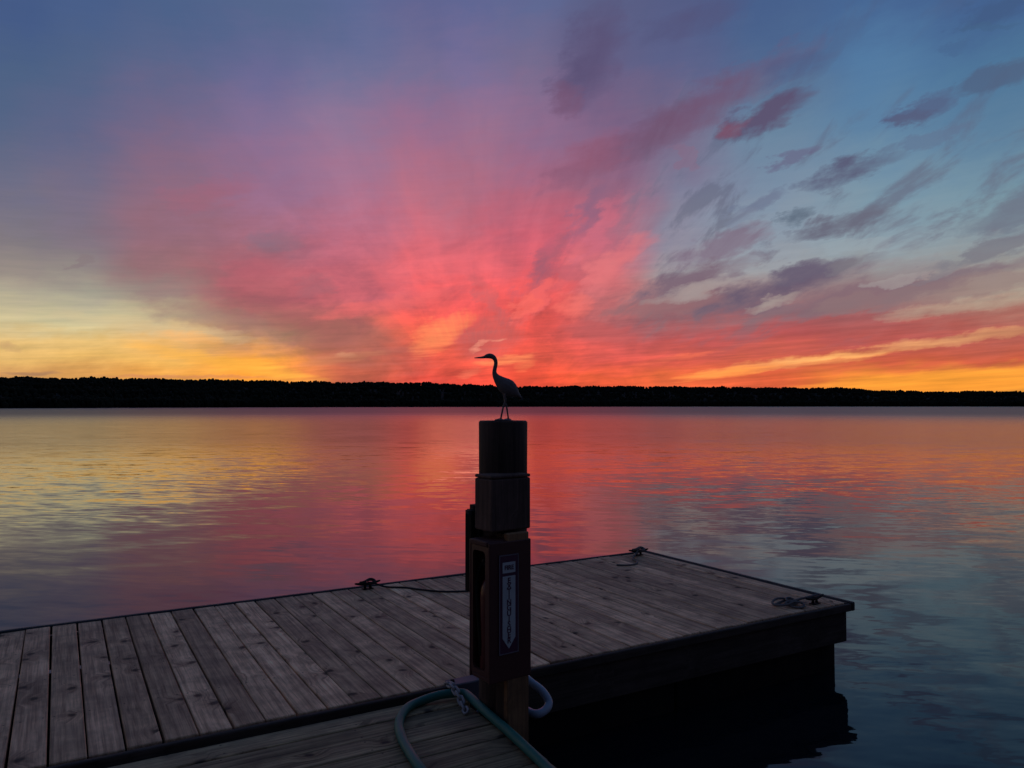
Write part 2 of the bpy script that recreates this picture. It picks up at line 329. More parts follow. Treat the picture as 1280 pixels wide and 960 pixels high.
# ------------------------------------------------------------------ object helpers
def link(o, parent=None):
    COL.objects.link(o)
    if parent is not None:
        o.parent = parent
    return o
def obj(name, me, mat=None, parent=None, loc=(0, 0, 0), rot=(0, 0, 0)):
    o = bpy.data.objects.new(name, me)
    if mat is not None and me.materials.find(mat.name) < 0:
        me.materials.append(mat)
    o.location = loc
    o.rotation_euler = rot
    return link(o, parent)
def empty(name, loc=(0, 0, 0), rz=0.0):
    o = bpy.data.objects.new(name, None)
    o.location = loc
    o.rotation_euler = (0, 0, rz)
    o.empty_display_size = 0.1
    return link(o)
def tag(o, label, cat=None, group=None, kind=None):
    o['label'] = label
    if cat:
        o['category'] = cat
    if group:
        o['group'] = group
    if kind:
        o['kind'] = kind
    return o
def bm_mesh(name, bm, smooth=False):
    me = bpy.data.meshes.new(name)
    bm.normal_update()
    bm.to_mesh(me)
    bm.free()
    if smooth:
        me.polygons.foreach_set('use_smooth', [True] * len(me.polygons))
    return me
def add_box(bm, x0, x1, y0, y1, z0, z1, bev=0.0, seg=1):
    r = bmesh.ops.create_cube(bm, size=1.0)
    vs = r['verts']
    bmesh.ops.scale(bm, vec=(x1 - x0, y1 - y0, z1 - z0), verts=vs)
    bmesh.ops.translate(bm, vec=((x0 + x1) / 2, (y0 + y1) / 2, (z0 + z1) / 2), verts=vs)
    if bev > 0:
        es = list({e for v in vs for e in v.link_edges})
        bmesh.ops.bevel(bm, geom=es, offset=bev, segments=seg, affect='EDGES', profile=0.5)
def box_mesh(name, x0, x1, y0, y1, z0, z1, bev=0.0, seg=1):
    bm = bmesh.new()
    add_box(bm, x0, x1, y0, y1, z0, z1, bev, seg)
    return bm_mesh(name, bm)
def spline(pts, n=8, closed=False):
    P = [Vector(p) for p in pts]
    N = len(P)
    out = []
    for i in range(N if closed else N - 1):
        p1, p2 = P[i], P[(i + 1) % N]
        p0 = P[i - 1] if (closed or i > 0) else p1 * 2 - p2
        p3 = P[(i + 2) % N] if (closed or i + 2 < N) else p2 * 2 - p1
        for k in range(n):
            t = k / n
            out.append(0.5 * ((2 * p1) + (p2 - p0) * t + (2 * p0 - 5 * p1 + 4 * p2 - p3) * t * t + (3 * p1 - p0 - 3 * p2 + p3) * t ** 3))
    if not closed:
        out.append(P[-1])
    return out
def add_tube(bm, pts, rad, sides=10, closed=False):
    n = len(pts)
    rings = []
    up = Vector((0, 0, 1))
    prevu = None
    for i, p in enumerate(pts):
        if closed:
            t = pts[(i + 1) % n] - pts[i - 1]
        else:
            t = pts[min(i + 1, n - 1)] - pts[max(i - 1, 0)]
        t = t.normalized()
        u = prevu if prevu is not None else (up if abs(t.z) < 0.9 else Vector((1, 0, 0)))
        u = (u - t * u.dot(t))
        if u.length < 1e-6:
            u = t.orthogonal()
        u.normalize()
        prevu = u
        v = t.cross(u)
        r = rad(i / (n - 1)) if callable(rad) else rad
        ru, rv = r if isinstance(r, tuple) else (r, r)
        rings.append([bm.verts.new(p + u * (ru * math.cos(2 * math.pi * k / sides)) + v * (rv * math.sin(2 * math.pi * k / sides))) for k in range(sides)])
    m = n if closed else n - 1
    for i in range(m):
        a, b = rings[i], rings[(i + 1) % n]
        for k in range(sides):
            bm.faces.new((a[k], b[k], b[(k + 1) % sides], a[(k + 1) % sides]))
    if not closed:
        bm.faces.new(list(rings[0]))
        bm.faces.new(list(reversed(rings[-1])))
    bmesh.ops.recalc_face_normals(bm, faces=bm.faces)
def tube_mesh(name, pts, rad, sides=10, closed=False):
    bm = bmesh.new()
    add_tube(bm, pts, rad, sides, closed)
    return bm_mesh(name, bm, True)

# ------------------------------------------------------------------ materials
def material(name):
    mt = bpy.data.materials.new(name)
    mt.use_nodes = True
    n = NT(mt.node_tree)
    return mt, n, mt.node_tree.nodes['Principled BSDF']
def plain(name, colr, rough=0.6, metal=0.0, var=0.25, scale=25.0, bump=0.15, spec=0.4, stretch=(1, 1, 1)):
    mt, n, b = material(name)
    co = n.new('ShaderNodeTexCoord').outputs['Object']
    co = n.vm('MULTIPLY', co, stretch)
    rnd = n.new('ShaderNodeObjectInfo').outputs['Random']
    f, _ = n.noise(co, scale, 5.0, 0.6, w=n.m('MULTIPLY', rnd, 40.0))
    f2, _ = n.noise(co, scale * 0.2, 3.0, 0.6, w=n.m('MULTIPLY', rnd, 20.0))
    k = n.m('ADD', 1.0 - var, n.m('MULTIPLY', n.m('ADD', f, f2), var))
    n.put(b.inputs['Base Color'], n.mix(1.0, tuple(colr) + (1,), n.xyz(k, k, k), 'MULTIPLY'))
    n.put(b.inputs['Roughness'], n.mr(f2, 0.3, 0.7, max(rough - 0.12, 0.05), min(rough + 0.12, 1.0)))
    b.inputs['Metallic'].default_value = metal
    b.inputs['Specular IOR Level'].default_value = spec
    bp = n.new('ShaderNodeBump')
    bp.inputs['Strength'].default_value = bump
    bp.inputs['Distance'].default_value = 0.01
    n.put(bp.inputs['Height'], f)
    n.put(b.inputs['Normal'], bp.outputs[0])
    return mt
def wood(name, light, dark, axis=1, knots=True, red=0.25, rough=0.8):
    """weathered boards: grain runs along the given local axis; every board differs"""
    mt, n, b = material(name)
    co = n.new('ShaderNodeTexCoord').outputs['Object']
    rnd = n.new('ShaderNodeObjectInfo').outputs['Random']
    wn = n.new('ShaderNodeTexWhiteNoise', noise_dimensions='1D')
    n.put(wn.inputs['W'], n.m('MULTIPLY', rnd, 913.0))
    r1, r2, r3 = n.sep(wn.outputs['Color'])
    x, y, z = n.sep(co)
    along, across = ((x, y) if axis == 0 else (y, x) if axis == 1 else (z, x))
    other = z if axis != 2 else y
    shift = n.m('MULTIPLY', rnd, 77.0)
    # knots
    kv = n.new('ShaderNodeTexVoronoi', voronoi_dimensions='2D', feature='F1')
    wob, wobc = n.noise(co, 9.0, 2.0, 0.5, w=shift)
    n.put(kv.inputs['Vector'], n.xyz(n.m('MULTIPLY_ADD', across, 5.0, n.m('ADD', shift, n.m('MULTIPLY', wob, 0.5))), n.m('MULTIPLY_ADD', along, 4.6, n.m('ADD', shift, n.m('MULTIPLY', wob, 0.25))), 0.0))
    kv.inputs['Scale'].default_value = 1.0
    kv.inputs['Randomness'].default_value = 1.0
    kd = kv.outputs['Distance']
    pick = n.sep(kv.outputs['Color'])[0]
    has = n.mr(pick, 0.60, 0.66)
    knot = n.m('MULTIPLY', n.mr(kd, 0.16, 0.05), has)
    halo = n.m('MULTIPLY', n.mr(kd, 0.5, 0.08), has)
    # grain, pushed aside around knots
    ga = n.m('ADD', n.m('MULTIPLY', across, 46.0), n.m('MULTIPLY', halo, 2.2))
    g1, _ = n.noise(n.xyz(ga, n.m('MULTIPLY', along, 1.6), n.m('MULTIPLY', other, 30.0)), 1.0, 5.0, 0.65, w=shift, dist=0.4)
    g2, _ = n.noise(n.xyz(n.m('MULTIPLY', across, 190.0), n.m('MULTIPLY', along, 5.0), n.m('MULTIPLY', other, 100.0)), 1.0, 3.0, 0.6, w=shift)
    st, _ = n.noise(co, 5.0, 5.0, 0.65, w=shift)
    st2, _ = n.noise(co, 1.6, 3.0, 0.6, w=n.m('ADD', shift, 5.0))
    f = n.m('ADD', n.m('MULTIPLY', g1, 0.75), n.m('MULTIPLY', g2, 0.35))
    c = n.mix(n.mr(f, 0.33, 0.75), lin(dark), lin(light))
    c = n.mix(n.m('MULTIPLY', n.m('MULTIPLY', r2, r2), red), c, (0.20, 0.105, 0.072, 1))
    k = n.m('MULTIPLY', n.m('MULTIPLY_ADD', r1, 0.80, 0.78), n.m('ADD', n.mr(st, 0.32, 0.66, 0.62, 1.12), n.mr(st2, 0.3, 0.7, -0.14, 0.12)))
    c = n.mix(1.0, c, n.xyz(k, k, k), 'MULTIPLY')
    if knots:
        c = n.mix(n.m('MULTIPLY', halo, 0.42), c, n.mix(1.0, c, (0.45, 0.38, 0.36, 1), 'MULTIPLY'))
        c = n.mix(n.m('MULTIPLY', knot, 0.85), c, (0.022, 0.016, 0.014, 1))
    if knots and axis < 2:      # a pair of screw heads at every joist
        u_ = n.m('MULTIPLY', n.m('SUBTRACT', n.m('FRACT', n.m('DIVIDE', n.m('ADD', along, 50.1), 0.6)), 0.5), 0.6)
        v_ = n.m('SUBTRACT', n.m('ABSOLUTE', n.m('ADD', across, n.m('MULTIPLY', n.m('SUBTRACT', r3, 0.5), 0.012))), 0.046)
        d_ = n.m('SQRT', n.m('ADD', n.m('MULTIPLY', u_, u_), n.m('MULTIPLY', v_, v_)))
        c = n.mix(n.mr(d_, 0.0062, 0.0038, 0.0, 0.8), c, (0.02, 0.016, 0.015, 1))
    n.put(b.inputs['Base Color'], c)
    n.put(b.inputs['Roughness'], n.mr(st, 0.3, 0.7, rough - 0.12, rough + 0.1))
    b.inputs['Specular IOR Level'].default_value = 0.3
    bp = n.new('ShaderNodeBump')
    bp.inputs['Strength'].default_value = 0.5
    bp.inputs['Distance'].default_value = 0.004
    n.put(bp.inputs['Height'], n.m('SUBTRACT', f, n.m('MULTIPLY', knot, 0.3)))
    n.put(b.inputs['Normal'], bp.outputs[0])
    return mt

M = {}
M['plank'] = wood('weathered_plank', (238, 192, 150), (142, 106, 82))
M['walk'] = wood('grey_walkway_plank', (180, 152, 114), (76, 62, 46), axis=0, red=0.1)
M['dark_board'] = wood('dark_treated_board', (80, 68, 62), (44, 37, 34), axis=0, knots=False, red=0.05)
M['rub'] = plain('black_rub_strip', (0.018, 0.017, 0.019), 0.55, bump=0.1)
M['float'] = plain('black_float_plastic', (0.006, 0.006, 0.007), 0.7, spec=0.15)
M['post'] = wood('brown_post_timber', (132, 100, 66), (78, 54, 38), axis=2, red=0.3)
M['pile'] = wood('dark_piling_wood', (72, 54, 46), (34, 25, 22), axis=2, red=0.05, knots=False)
M['block'] = wood('dark_block_timber', (100, 78, 70), (56, 42, 38), axis=2, red=0.05, knots=False)
M['cab'] = plain('red_brown_painted_cabinet', (0.07, 0.022, 0.02), 0.5, var=0.35, scale=14)
M['cab_in'] = plain('cabinet_inside', (0.012, 0.006, 0.006), 0.7)
M['black'] = plain('black_plastic', (0.006, 0.005, 0.005), 0.7, spec=0.15)
M['red'] = plain('extinguisher_red_paint', (0.09, 0.012, 0.012), 0.4, spec=0.5)
M['sign_red'] = plain('sign_red_print', (0.075, 0.02, 0.05), 0.45, var=0.2)
M['sign_white'] = plain('sign_white_print', (0.46, 0.49, 0.50), 0.5, var=0.3, scale=40)
M['sign_edge'] = plain('sign_border_print', (0.16, 0.14, 0.17), 0.5, var=0.3, scale=40)
M['heron'] = plain('dark_grey_statue_paint', (0.14, 0.115, 0.115), 0.6, var=0.5, scale=60, bump=0.4)
M['galv'] = plain('galvanised_steel', (0.10, 0.10, 0.115), 0.6, metal=0.0, var=0.4)
M['chain'] = plain('dull_chain_steel', (0.30, 0.28, 0.285), 0.6, metal=0.0, var=0.3)
M['iron'] = plain('dark_cast_iron', (0.014, 0.012, 0.013), 0.65, metal=0.0, spec=0.2)
M['teal'] = plain('teal_green_hose', (0.02, 0.15, 0.12), 0.6, var=0.35, scale=18)
M['pale'] = plain('pale_blue_grey_hose', (0.30, 0.35, 0.42), 0.45, var=0.25, scale=18)
M['rope_dark'] = plain('dark_rope', (0.03, 0.026, 0.027), 0.9, bump=0.6, scale=160)
M['rope_pale'] = plain('worn_grey_rope', (0.15, 0.13, 0.125), 0.9, bump=0.6, scale=160)
M['white'] = plain('white_tape', (0.7, 0.68, 0.66), 0.6)
M['leaf'] = plain('forest_foliage', (0.022, 0.026, 0.018), 0.9, var=0.6, scale=0.05, spec=0.05, bump=0.0)
M['land'] = plain('dark_land', (0.02, 0.02, 0.016), 0.95, scale=0.02, spec=0.05, bump=0.0)

# lake: slopes of small waves as a normal field over the level surface
mt, n, b = material('lake_water')
pos = n.new('ShaderNodeNewGeometry').outputs['Position']
px, py, pz = n.sep(pos)
dist = n.vm('LENGTH', pos)
def slope(sx, sy, ang, seed, detail, rough=0.5, distort=0.0):
    ca, sa = math.cos(R(ang)), math.sin(R(ang))
    u = n.m('ADD', n.m('MULTIPLY', px, ca * sx), n.m('MULTIPLY', py, sa * sx))
    v = n.m('ADD', n.m('MULTIPLY', px, -sa * sy), n.m('MULTIPLY', py, ca * sy))
    _, c = n.noise(n.xyz(u, v, seed), 1.0, detail, rough, dist=distort)
    return n.sep(c)
pat, _ = n.noise(n.xyz(n.m('MULTIPLY', px, 0.035), n.m('MULTIPLY', py, 0.05), 4.4), 1.0, 3.0, 0.55)
patch = n.mr(pat, 0.36, 0.62, 0.35, 1.25)
w1 = slope(0.55, 1.6, 14, 0.0, 1.5, 0.45, 0.4)
w2 = slope(1.6, 6.0, -11, 7.0, 2.0, 0.5, 0.3)
w3 = slope(6.0, 15.0, 6, 3.0, 2.0, 0.5)
w0 = slope(0.12, 0.34, 5, 9.0, 1.0)
hh = lambda s, k: n.m('MULTIPLY', n.m('SUBTRACT', s, 0.5), k)
breeze = n.mr(dist, 12.0, 45.0, 1.0, 0.4)
amp = n.m('MULTIPLY', patch, breeze)
sx = n.m('ADD', n.m('ADD', hh(w1[0], 0.035), hh(w0[0], 0.015)), n.m('MULTIPLY', patch, n.m('ADD', hh(w2[0], 0.05), hh(w3[0], 0.03))))
sy = n.m('ADD', n.m('ADD', hh(w1[1], 0.058), hh(w0[1], 0.02)), n.m('MULTIPLY', amp, n.m('ADD', hh(w2[1], 0.12), hh(w3[1], 0.05))))
nv = n.vm('NORMALIZE', n.xyz(sx, sy, 1.0))
n.put(b.inputs['Normal'], nv)
b.inputs['Base Color'].default_value = (0.006, 0.009, 0.012, 1)
n.put(b.inputs['Roughness'], n.m('ADD', n.mr(dist, 10.0, 50.0, 0.03, 0.17), n.mr(dist, 70.0, 220.0, 0.0, 0.20)))   # ripples too small to see from here
b.inputs['IOR'].default_value = 1.333
b.inputs['Specular IOR Level'].default_value = 0.5
M['water'] = mt

# ------------------------------------------------------------------ lake and far shore
bm = bmesh.new()
for v in ((-9000, -3000), (9000, -3000), (9000, 14000), (-9000, 14000)):
    bm.verts.new((v[0], v[1], 0))
bm.verts.ensure_lookup_table()
bm.faces.new(bm.verts)
lake = obj('lake', bm_mesh('lake', bm), M['water'])
tag(lake, 'rippled lake reflecting the red and blue evening sky', kind='structure')

PX = [-900, -300, 0, 150, 300, 430, 540, 590, 640, 700, 800, 900, 1000, 1060, 1100, 1200, 1230, 1280, 1600, 2200]
PY = [466, 468, 471.5, 472.5, 475, 477.5, 478, 481, 483, 482.5, 482.5, 483.5, 484.5, 484.8, 488, 489.5, 488.2, 489, 488, 487]
AZP = [math.degrees(math.atan((x - 640) / 962.0)) for x in PX]
TELP = [(506 - y) / 962.0 * math.cos(R(a)) for y, a in zip(PY, AZP)]
def shore_d(a):      # distance of the far water line
    return float(np.interp(a, [-70, -34, 0, 34, 70], [470, 520, 760, 1020, 1250])) * (1 + 0.012 * math.sin(a * 0.9) + 0.008 * math.sin(a * 2.3 + 1))
def ridge_h(a, d):
    return 2.0 + float(np.interp(a, AZP, TELP)) * d
rows = [0.0, 12.0, 40.0, 90.0, 160.0, 400.0, 2500.0]
bm = bmesh.new()
grid = []
for i in range(141):
    a = -66 + 132 * i / 140
    d0 = shore_d(a)
    top = ridge_h(a, d0 + 160) - 4.6
    hs = [-0.4, 0.8, 0.30 * top, 0.66 * top, top, top * 0.7, top * 0.4]
    grid.append([bm.verts.new((math.sin(R(a)) * (d0 + r), math.cos(R(a)) * (d0 + r), max(h, 0.3) if k else -0.4)) for k, (r, h) in enumerate(zip(rows, hs))])
for i in range(140):
    for k in range(len(rows) - 1):
        bm.faces.new((grid[i][k], grid[i + 1][k], grid[i + 1][k + 1], grid[i][k + 1]))
bmesh.ops.recalc_face_normals(bm, faces=bm.faces)
shore = obj('far_shore_ground', bm_mesh('far_shore', bm, True), M['land'])
tag(shore, 'dark rising land under the wood across the lake', kind='structure')

# the far wood: thousands of tree crowns that read as one dark mass
def crown(kind):
    vs, fs = [], []
    if kind == 0:      # spruce: stacked skirts
        for t in range(4):
            z0, z1 = 0.12 + 0.2 * t, 0.46 + 0.18 * t
            r0 = 0.24 * (1 - t * 0.22)
            k0 = len(vs)
            for s in range(6):
                ang = 2 * math.pi * (s + 0.5 * t) / 6
                q = r0 * random.uniform(0.75, 1.2)
                vs.append((q * math.cos(ang), q * math.sin(ang), z0 + random.uniform(-.03, .03)))
            vs.append((0, 0, min(z1, 1.0)))
            for s in range(6):
                fs.append((k0 + s, k0 + (s + 1) % 6, k0 + 6))
    else:              # broadleaf: lumpy clusters
        for t in range(4):
            cx, cy = random.uniform(-.17, .17), random.uniform(-.17, .17)
            cz = random.uniform(0.22, 0.80)
            rr = random.uniform(0.16, 0.27)
            k0 = len(vs)
            for ph in (-0.9, 0.0, 0.8):
                for s in range(6):
                    ang = 2 * math.pi * s / 6 + ph
                    q = rr * math.cos(ph) * random.uniform(0.8, 1.2)
                    vs.append((cx + q * math.cos(ang), cy + q * math.sin(ang), cz + rr * math.sin(ph) * random.uniform(.8, 1.2)))
            vs.append((cx, cy, cz + rr * random.uniform(1.0, 1.3)))
            for l in range(2):
                for s in range(6):
                    a0, a1 = k0 + l * 6 + s, k0 + l * 6 + (s + 1) % 6
                    fs.append((a0, a1, a1 + 6))
                    fs.append((a0, a1 + 6, a0 + 6))
            for s in range(6):
                fs.append((k0 + 12 + s, k0 + 12 + (s + 1) % 6, k0 + 18))
    # trunk
    k0 = len(vs)
    for z, r in ((0.0, 0.03), (0.6, 0.015)):
        for s in range(3):
            ang = 2 * math.pi * s / 3
            vs.append((r * math.cos(ang), r * math.sin(ang), z))
    for s in range(3):
        fs.append((k0 + s, k0 + (s + 1) % 3, k0 + 3 + (s + 1) % 3))
        fs.append((k0 + s, k0 + 3 + (s + 1) % 3, k0 + 3 + s))
    return np.array(vs), np.array(fs)
kinds = [crown(0) for _ in range(3)] + [crown(1) for _ in range(5)]
VS, FS, base = [], [], 0
NTREE = 15000
for i in range(NTREE):
    a = random.uniform(-48, 48)
    depth = random.choice((2, 5, 12, 24, 45, 70, 100, 130, 150, 155, 160, 163)) + random.uniform(-4, 5)
    d0 = shore_d(a)
    d = d0 + max(depth, 1.0)
    top = ridge_h(a, d0 + 160) - 4.6
    g = float(np.interp(depth, [0, 12, 40, 90, 160, 400], [0, 0.8, 0.3 * top, 0.66 * top, top, top * 0.7]))
    h = random.uniform(5.9, 6.4) * (1.0 + 0.06 * math.sin(a * 1.7) + 0.05 * math.sin(a * 4.1 + 2))
    if random.random() < 0.035:
        h += random.uniform(0.3, 1.3)
    ki = random.choice((0, 1, 3, 4, 5, 6, 7, 3, 4, 5, 6, 7))
    v, f = kinds[ki]
    wdt = h * (random.uniform(0.4, 0.6) if ki < 3 else random.uniform(0.75, 1.05))
    ca, sa = math.cos(i * 2.4), math.sin(i * 2.4)
    vv = np.empty_like(v)
    vv[:, 0] = (v[:, 0] * ca - v[:, 1] * sa) * wdt + math.sin(R(a)) * d
    vv[:, 1] = (v[:, 0] * sa + v[:, 1] * ca) * wdt + math.cos(R(a)) * d
    vv[:, 2] = v[:, 2] * h + g - (1.7 if depth > 60 else 0.4)
    VS.append(vv)
    FS.append(f + base)
    base += len(v)
VS = np.concatenate(VS)
FS = np.concatenate(FS)
me = bpy.data.meshes.new('far_forest')
me.vertices.add(len(VS))
me.vertices.foreach_set('co', VS.astype(np.float32).ravel())
me.loops.add(FS.size)
me.loops.foreach_set('vertex_index', FS.astype(np.int32).ravel())
me.polygons.add(len(FS))
me.polygons.foreach_set('loop_start', np.arange(0, FS.size, 3, dtype=np.int32))
me.update(calc_edges=True)
me.validate()
forest = obj('forest', me, M['leaf'])
tag(forest, 'long black wood along the far shore of the lake', 'forest', kind='stuff')

# ------------------------------------------------------------------ floating dock
TH = R(30.5)
DOCK_Z = 0.5
def frame(t, nn, z=0.0):      # dock axes: t along the dock towards its outer end, nn across it away from the walkway
    return (math.cos(TH) * t - math.sin(TH) * nn, math.sin(TH) * t + math.cos(TH) * nn, z)
T_END, N_NEAR, N_FAR = 5.155, 3.785, 6.105
dock = empty('floating_dock', frame(0, 0, 0), TH)
tag(dock, 'weathered plank floating dock with black edging lying on the lake', 'dock')
plank_me = []
PW, PT = 0.139, 0.038
for q in range(4):
    bm = bmesh.new()
    add_box(bm, -PW / 2, PW / 2, -(N_FAR - N_NEAR) / 2, (N_FAR - N_NEAR) / 2, -PT, 0, 0.004, 1)
    for v in bm.verts:
        v.co.x += 0.0018 * math.sin(v.co.y * (1.3 + q * .4) + q)
    plank_me.append(bm_mesh('plank', bm))
t = T_END - 0.004 - PW / 2
k = 0
while t > -3.2:
    o = obj('plank', plank_me[k % 4], M['plank'], dock, (t, (N_NEAR + N_FAR) / 2 + random.uniform(-.005, .005), DOCK_Z + random.uniform(-.0022, .0022)))
    o.rotation_euler = (random.gauss(0, .0006), random.gauss(0, .011), random.gauss(0, .0014) + (math.pi if random.random() < .5 else 0))
    t -= 0.1475 + random.uniform(-.0015, .002)
    k += 1
T_START = t + 0.07
obj('rub_strip', box_mesh('rub_strip', T_START, T_END + .031, N_FAR + .008, N_FAR + .046, DOCK_Z - .06, DOCK_Z + .008, .01, 2), M['rub'], dock)
obj('rub_strip', box_mesh('rub_strip', T_START, T_END + .031, N_NEAR - .040, N_NEAR - .008, DOCK_Z - .06, DOCK_Z - .004, .008, 2), M['dark_board'], dock)
obj('rub_strip', box_mesh('rub_strip', T_END + .032, T_END + .068, N_NEAR - .044, N_FAR + .05, DOCK_Z - .06, DOCK_Z + .008, .01, 2), M['rub'], dock)
obj('fascia_board', box_mesh('fascia_board', T_START, T_END, N_NEAR - .018, N_NEAR + .022, .215, DOCK_Z - .062, .005), M['dark_board'], dock)
obj('fascia_board', box_mesh('fascia_board', T_START, T_END, N_FAR - .022, N_FAR + .018, .215, DOCK_Z - .062, .005), M['dark_board'], dock)
obj('end_trim', box_mesh('end_trim', T_END + .001, T_END + .031, N_NEAR - .006, N_FAR + .006, DOCK_Z - .05, DOCK_Z - .002, .003), M['dark_board'], dock)
obj('fascia_board', box_mesh('fascia_board', -.005, .035, N_NEAR + .024, N_FAR - .024, .215, DOCK_Z - .062, .005), M['dark_board'], dock, (T_END, 0, 0))
for q in range(5):
    bm = bmesh.new()
    a0 = T_END - .022 - q * 1.62
    add_box(bm, a0 - 1.617, a0, N_NEAR + .06, N_FAR - .06, -.30, .214, .03, 3)
    obj('float_block', bm_mesh('float_block', bm, True), M['float'], dock)
for q in range(14):
    tt = T_END - .35 - q * .6
    obj('joist', box_mesh('joist', tt - .02, tt + .02, N_NEAR + .03, N_FAR - .03, .29, DOCK_Z - PT - .004), M['dark_board'], dock)

# ------------------------------------------------------------------ walkway the photographer stands on
WALK_Z, W_END = 0.47, 1.842
walk = empty('walkway', frame(0, 0, 0), TH)
tag(walk, 'grey plank walkway butting against the floating dock beside the post', 'walkway')
walk_me = []
for q in range(3):
    bm = bmesh.new()
    add_box(bm, -2.4, 2.4, -PW / 2, PW / 2, -PT, 0, 0.004, 1)
    walk_me.append(bm_mesh('plank', bm))
nn = 3.70 - PW / 2
k = 0
while nn > -1.0:
    o = obj('plank', walk_me[k % 3], M['walk'], walk, (W_END - 2.4 + random.uniform(-.008, .008), nn, WALK_Z + random.uniform(-.003, .002)))
    o.rotation_euler = (random.gauss(0, .006), 0, random.gauss(0, .0008))
    if abs(nn - 3.41) < .13:
        o.location.x -= .022          # cut back round the piling
    nn -= 0.146 + random.uniform(-.001, .002)
    k += 1
obj('fascia_board', box_mesh('fascia_board', W_END - .15, W_END - .11, -1, 3.63, .20, WALK_Z - PT - .003, .004), M['dark_board'], walk)
obj('fascia_board', box_mesh('fascia_board', W_END - 4.8, W_END - .10, 3.64, 3.68, .20, WALK_Z - PT - .003, .004), M['dark_board'], walk)
obj('float_block', box_mesh('float_block', W_END - 4.7, W_END - .20, -.9, 3.55, -.3, .24, .03, 2), M['float'], walk)

# ------------------------------------------------------------------ post with block, cabinet and sign
PRZ = R(36)
PC = (-0.030, 3.854)
post = empty('piling_post', (PC[0], PC[1], -1.6), PRZ)
tag(post, 'thick dark round piling with a brown facing board between walkway and dock', 'post')
bm = bmesh.new()
rings = []
for q, (zz, r_) in enumerate(((0.0, .126), (1.0, .124), (2.0, .121), (2.6, .121), (3.0, .122), (3.3, .123), (3.511, .124), (3.519, .118))):
    ring = []
    for k_ in range(40):
        th = 2 * math.pi * k_ / 40
        rr_ = r_ * (1 + .010 * math.sin(3 * th + zz * .4) + .006 * math.sin(7 * th + zz * 1.1))
        ring.append(bm.verts.new((rr_ * math.cos(th), rr_ * math.sin(th), zz)))
    rings.append(ring)
for q in range(len(rings) - 1):
    for k_ in range(40):
        bm.faces.new((rings[q][k_], rings[q][(k_ + 1) % 40], rings[q + 1][(k_ + 1) % 40], rings[q + 1][k_]))
bm.faces.new(rings[-1])
bmesh.ops.recalc_face_normals(bm, faces=bm.faces)
pile_me = bm_mesh('piling', bm, True)
obj('piling', pile_me, M['pile'], post, (.033, .070, 0))
obj('spacer_block', box_mesh('spacer_block', -.092, .012, -.127, -.040, 1.2, 1.6 + 1.38, .003), M['pile'], post)
obj('facing_board', box_mesh('facing_board', -.106, .022, -.160, -.128, 1.2, 1.6 + 1.388, .004), M['post'], post)

blk = empty('wooden_box', (PC[0], PC[1], 1.36), PRZ)
tag(blk, 'dark wooden block fixed round the post above the extinguisher cabinet', 'wooden block')
obj('block_body', box_mesh('block_body', -.172, .062, -.122, .024, 0.035, .285, .008, 2), M['block'], blk)
obj('block_lid', box_mesh('block_lid', -.172, .062, -.122, .024, .287, .303, .006, 2), M['block'], blk)

ub = empty('utility_box', (PC[0], PC[1], 0.95), PRZ)
tag(ub, 'black box with rounded top corners on the far side of the post', 'box')
bm = bmesh.new()
add_box(bm, -.135, -.03, .075, .19, .09, .545, .0)
bmesh.ops.bevel(bm, geom=[e for e in bm.edges], offset=.026, segments=4, affect='EDGES')
obj('housing', bm_mesh('housing', bm, True), M['black'], ub)
obj('front_cover', box_mesh('front_cover', -.1385, -.1355, .105, .16, .13, .50, .001), M['black'], ub)

cab = empty('extinguisher_cabinet', (PC[0], PC[1], 0.70), PRZ)
tag(cab, 'tall red brown fire extinguisher cabinet with an open side hung on the post', 'cabinet')
X0, X1, Y0, Y1, CH = -.210, .034, -.162, .012, .655
obj('front_panel', box_mesh('front_panel', X0, X1, Y0, Y0 + .016, 0, CH, .006, 2), M['cab'], cab)
obj('back_panel', box_mesh('back_panel', X0, X1, Y1 - .014, Y1, .001, CH - .001, .005, 2), M['cab'], cab)
obj('side_panel', box_mesh('side_panel', X1 - .014, X1 - .001, Y0 + .0165, Y1 - .0145, .001, CH - .001, .003), M['cab'], cab)
obj('roof_panel', box_mesh('roof_panel', X0 - .004, X1 - .0145, Y0 + .017, Y1 - .015, CH - .022, CH + .004, .006, 2), M['cab'], cab)
obj('bottom_panel', box_mesh('bottom_panel', X0 + .004, X1 - .0145, Y0 + .017, Y1 - .015, .004, .024, .004), M['cab'], cab)
# rim round the open side, with a curved lower lip
bm = bmesh.new()
yo0, yo1, zo0, zo1 = Y0 + .017, Y1 - .015, .025, CH - .023
outer = [(yo0, zo0), (yo1, zo0), (yo1, zo1), (yo0, zo1)]
def rr(inset, rad, k=6):
    pts = []
    a0, a1, b0, b1 = yo0 + inset, yo1 - inset * .55, zo0 + inset, zo1 - inset
    for cx, cy, s in ((a1 - rad, b0 + rad, -90), (a1 - rad, b1 - rad, 0), (a0 + rad, b1 - rad, 90), (a0 + rad, b0 + rad, 180)):
        for q in range(k + 1):
            th = R(s + 90 * q / k)
            pts.append((cx + rad * math.cos(th), cy + rad * math.sin(th)))
    return pts
inn, out = rr(.024, .022), rr(0.0, .002)
iv = [bm.verts.new((X0 + .003, p[0], p[1])) for p in inn]
ov = [bm.verts.new((X0 + .003, p[0], p[1])) for p in out]
iv2 = [bm.verts.new((X0 + .018, p[0], p[1])) for p in inn]
for q in range(len(inn)):
    w = (q + 1) % len(inn)
    bm.faces.new((ov[q], ov[w], iv[w], iv[q]))
    bm.faces.new((iv[q], iv[w], iv2[w], iv2[q]))
bmesh.ops.recalc_face_normals(bm, faces=bm.faces)
obj('side_rim', bm_mesh('side_rim', bm), M['cab'], cab)

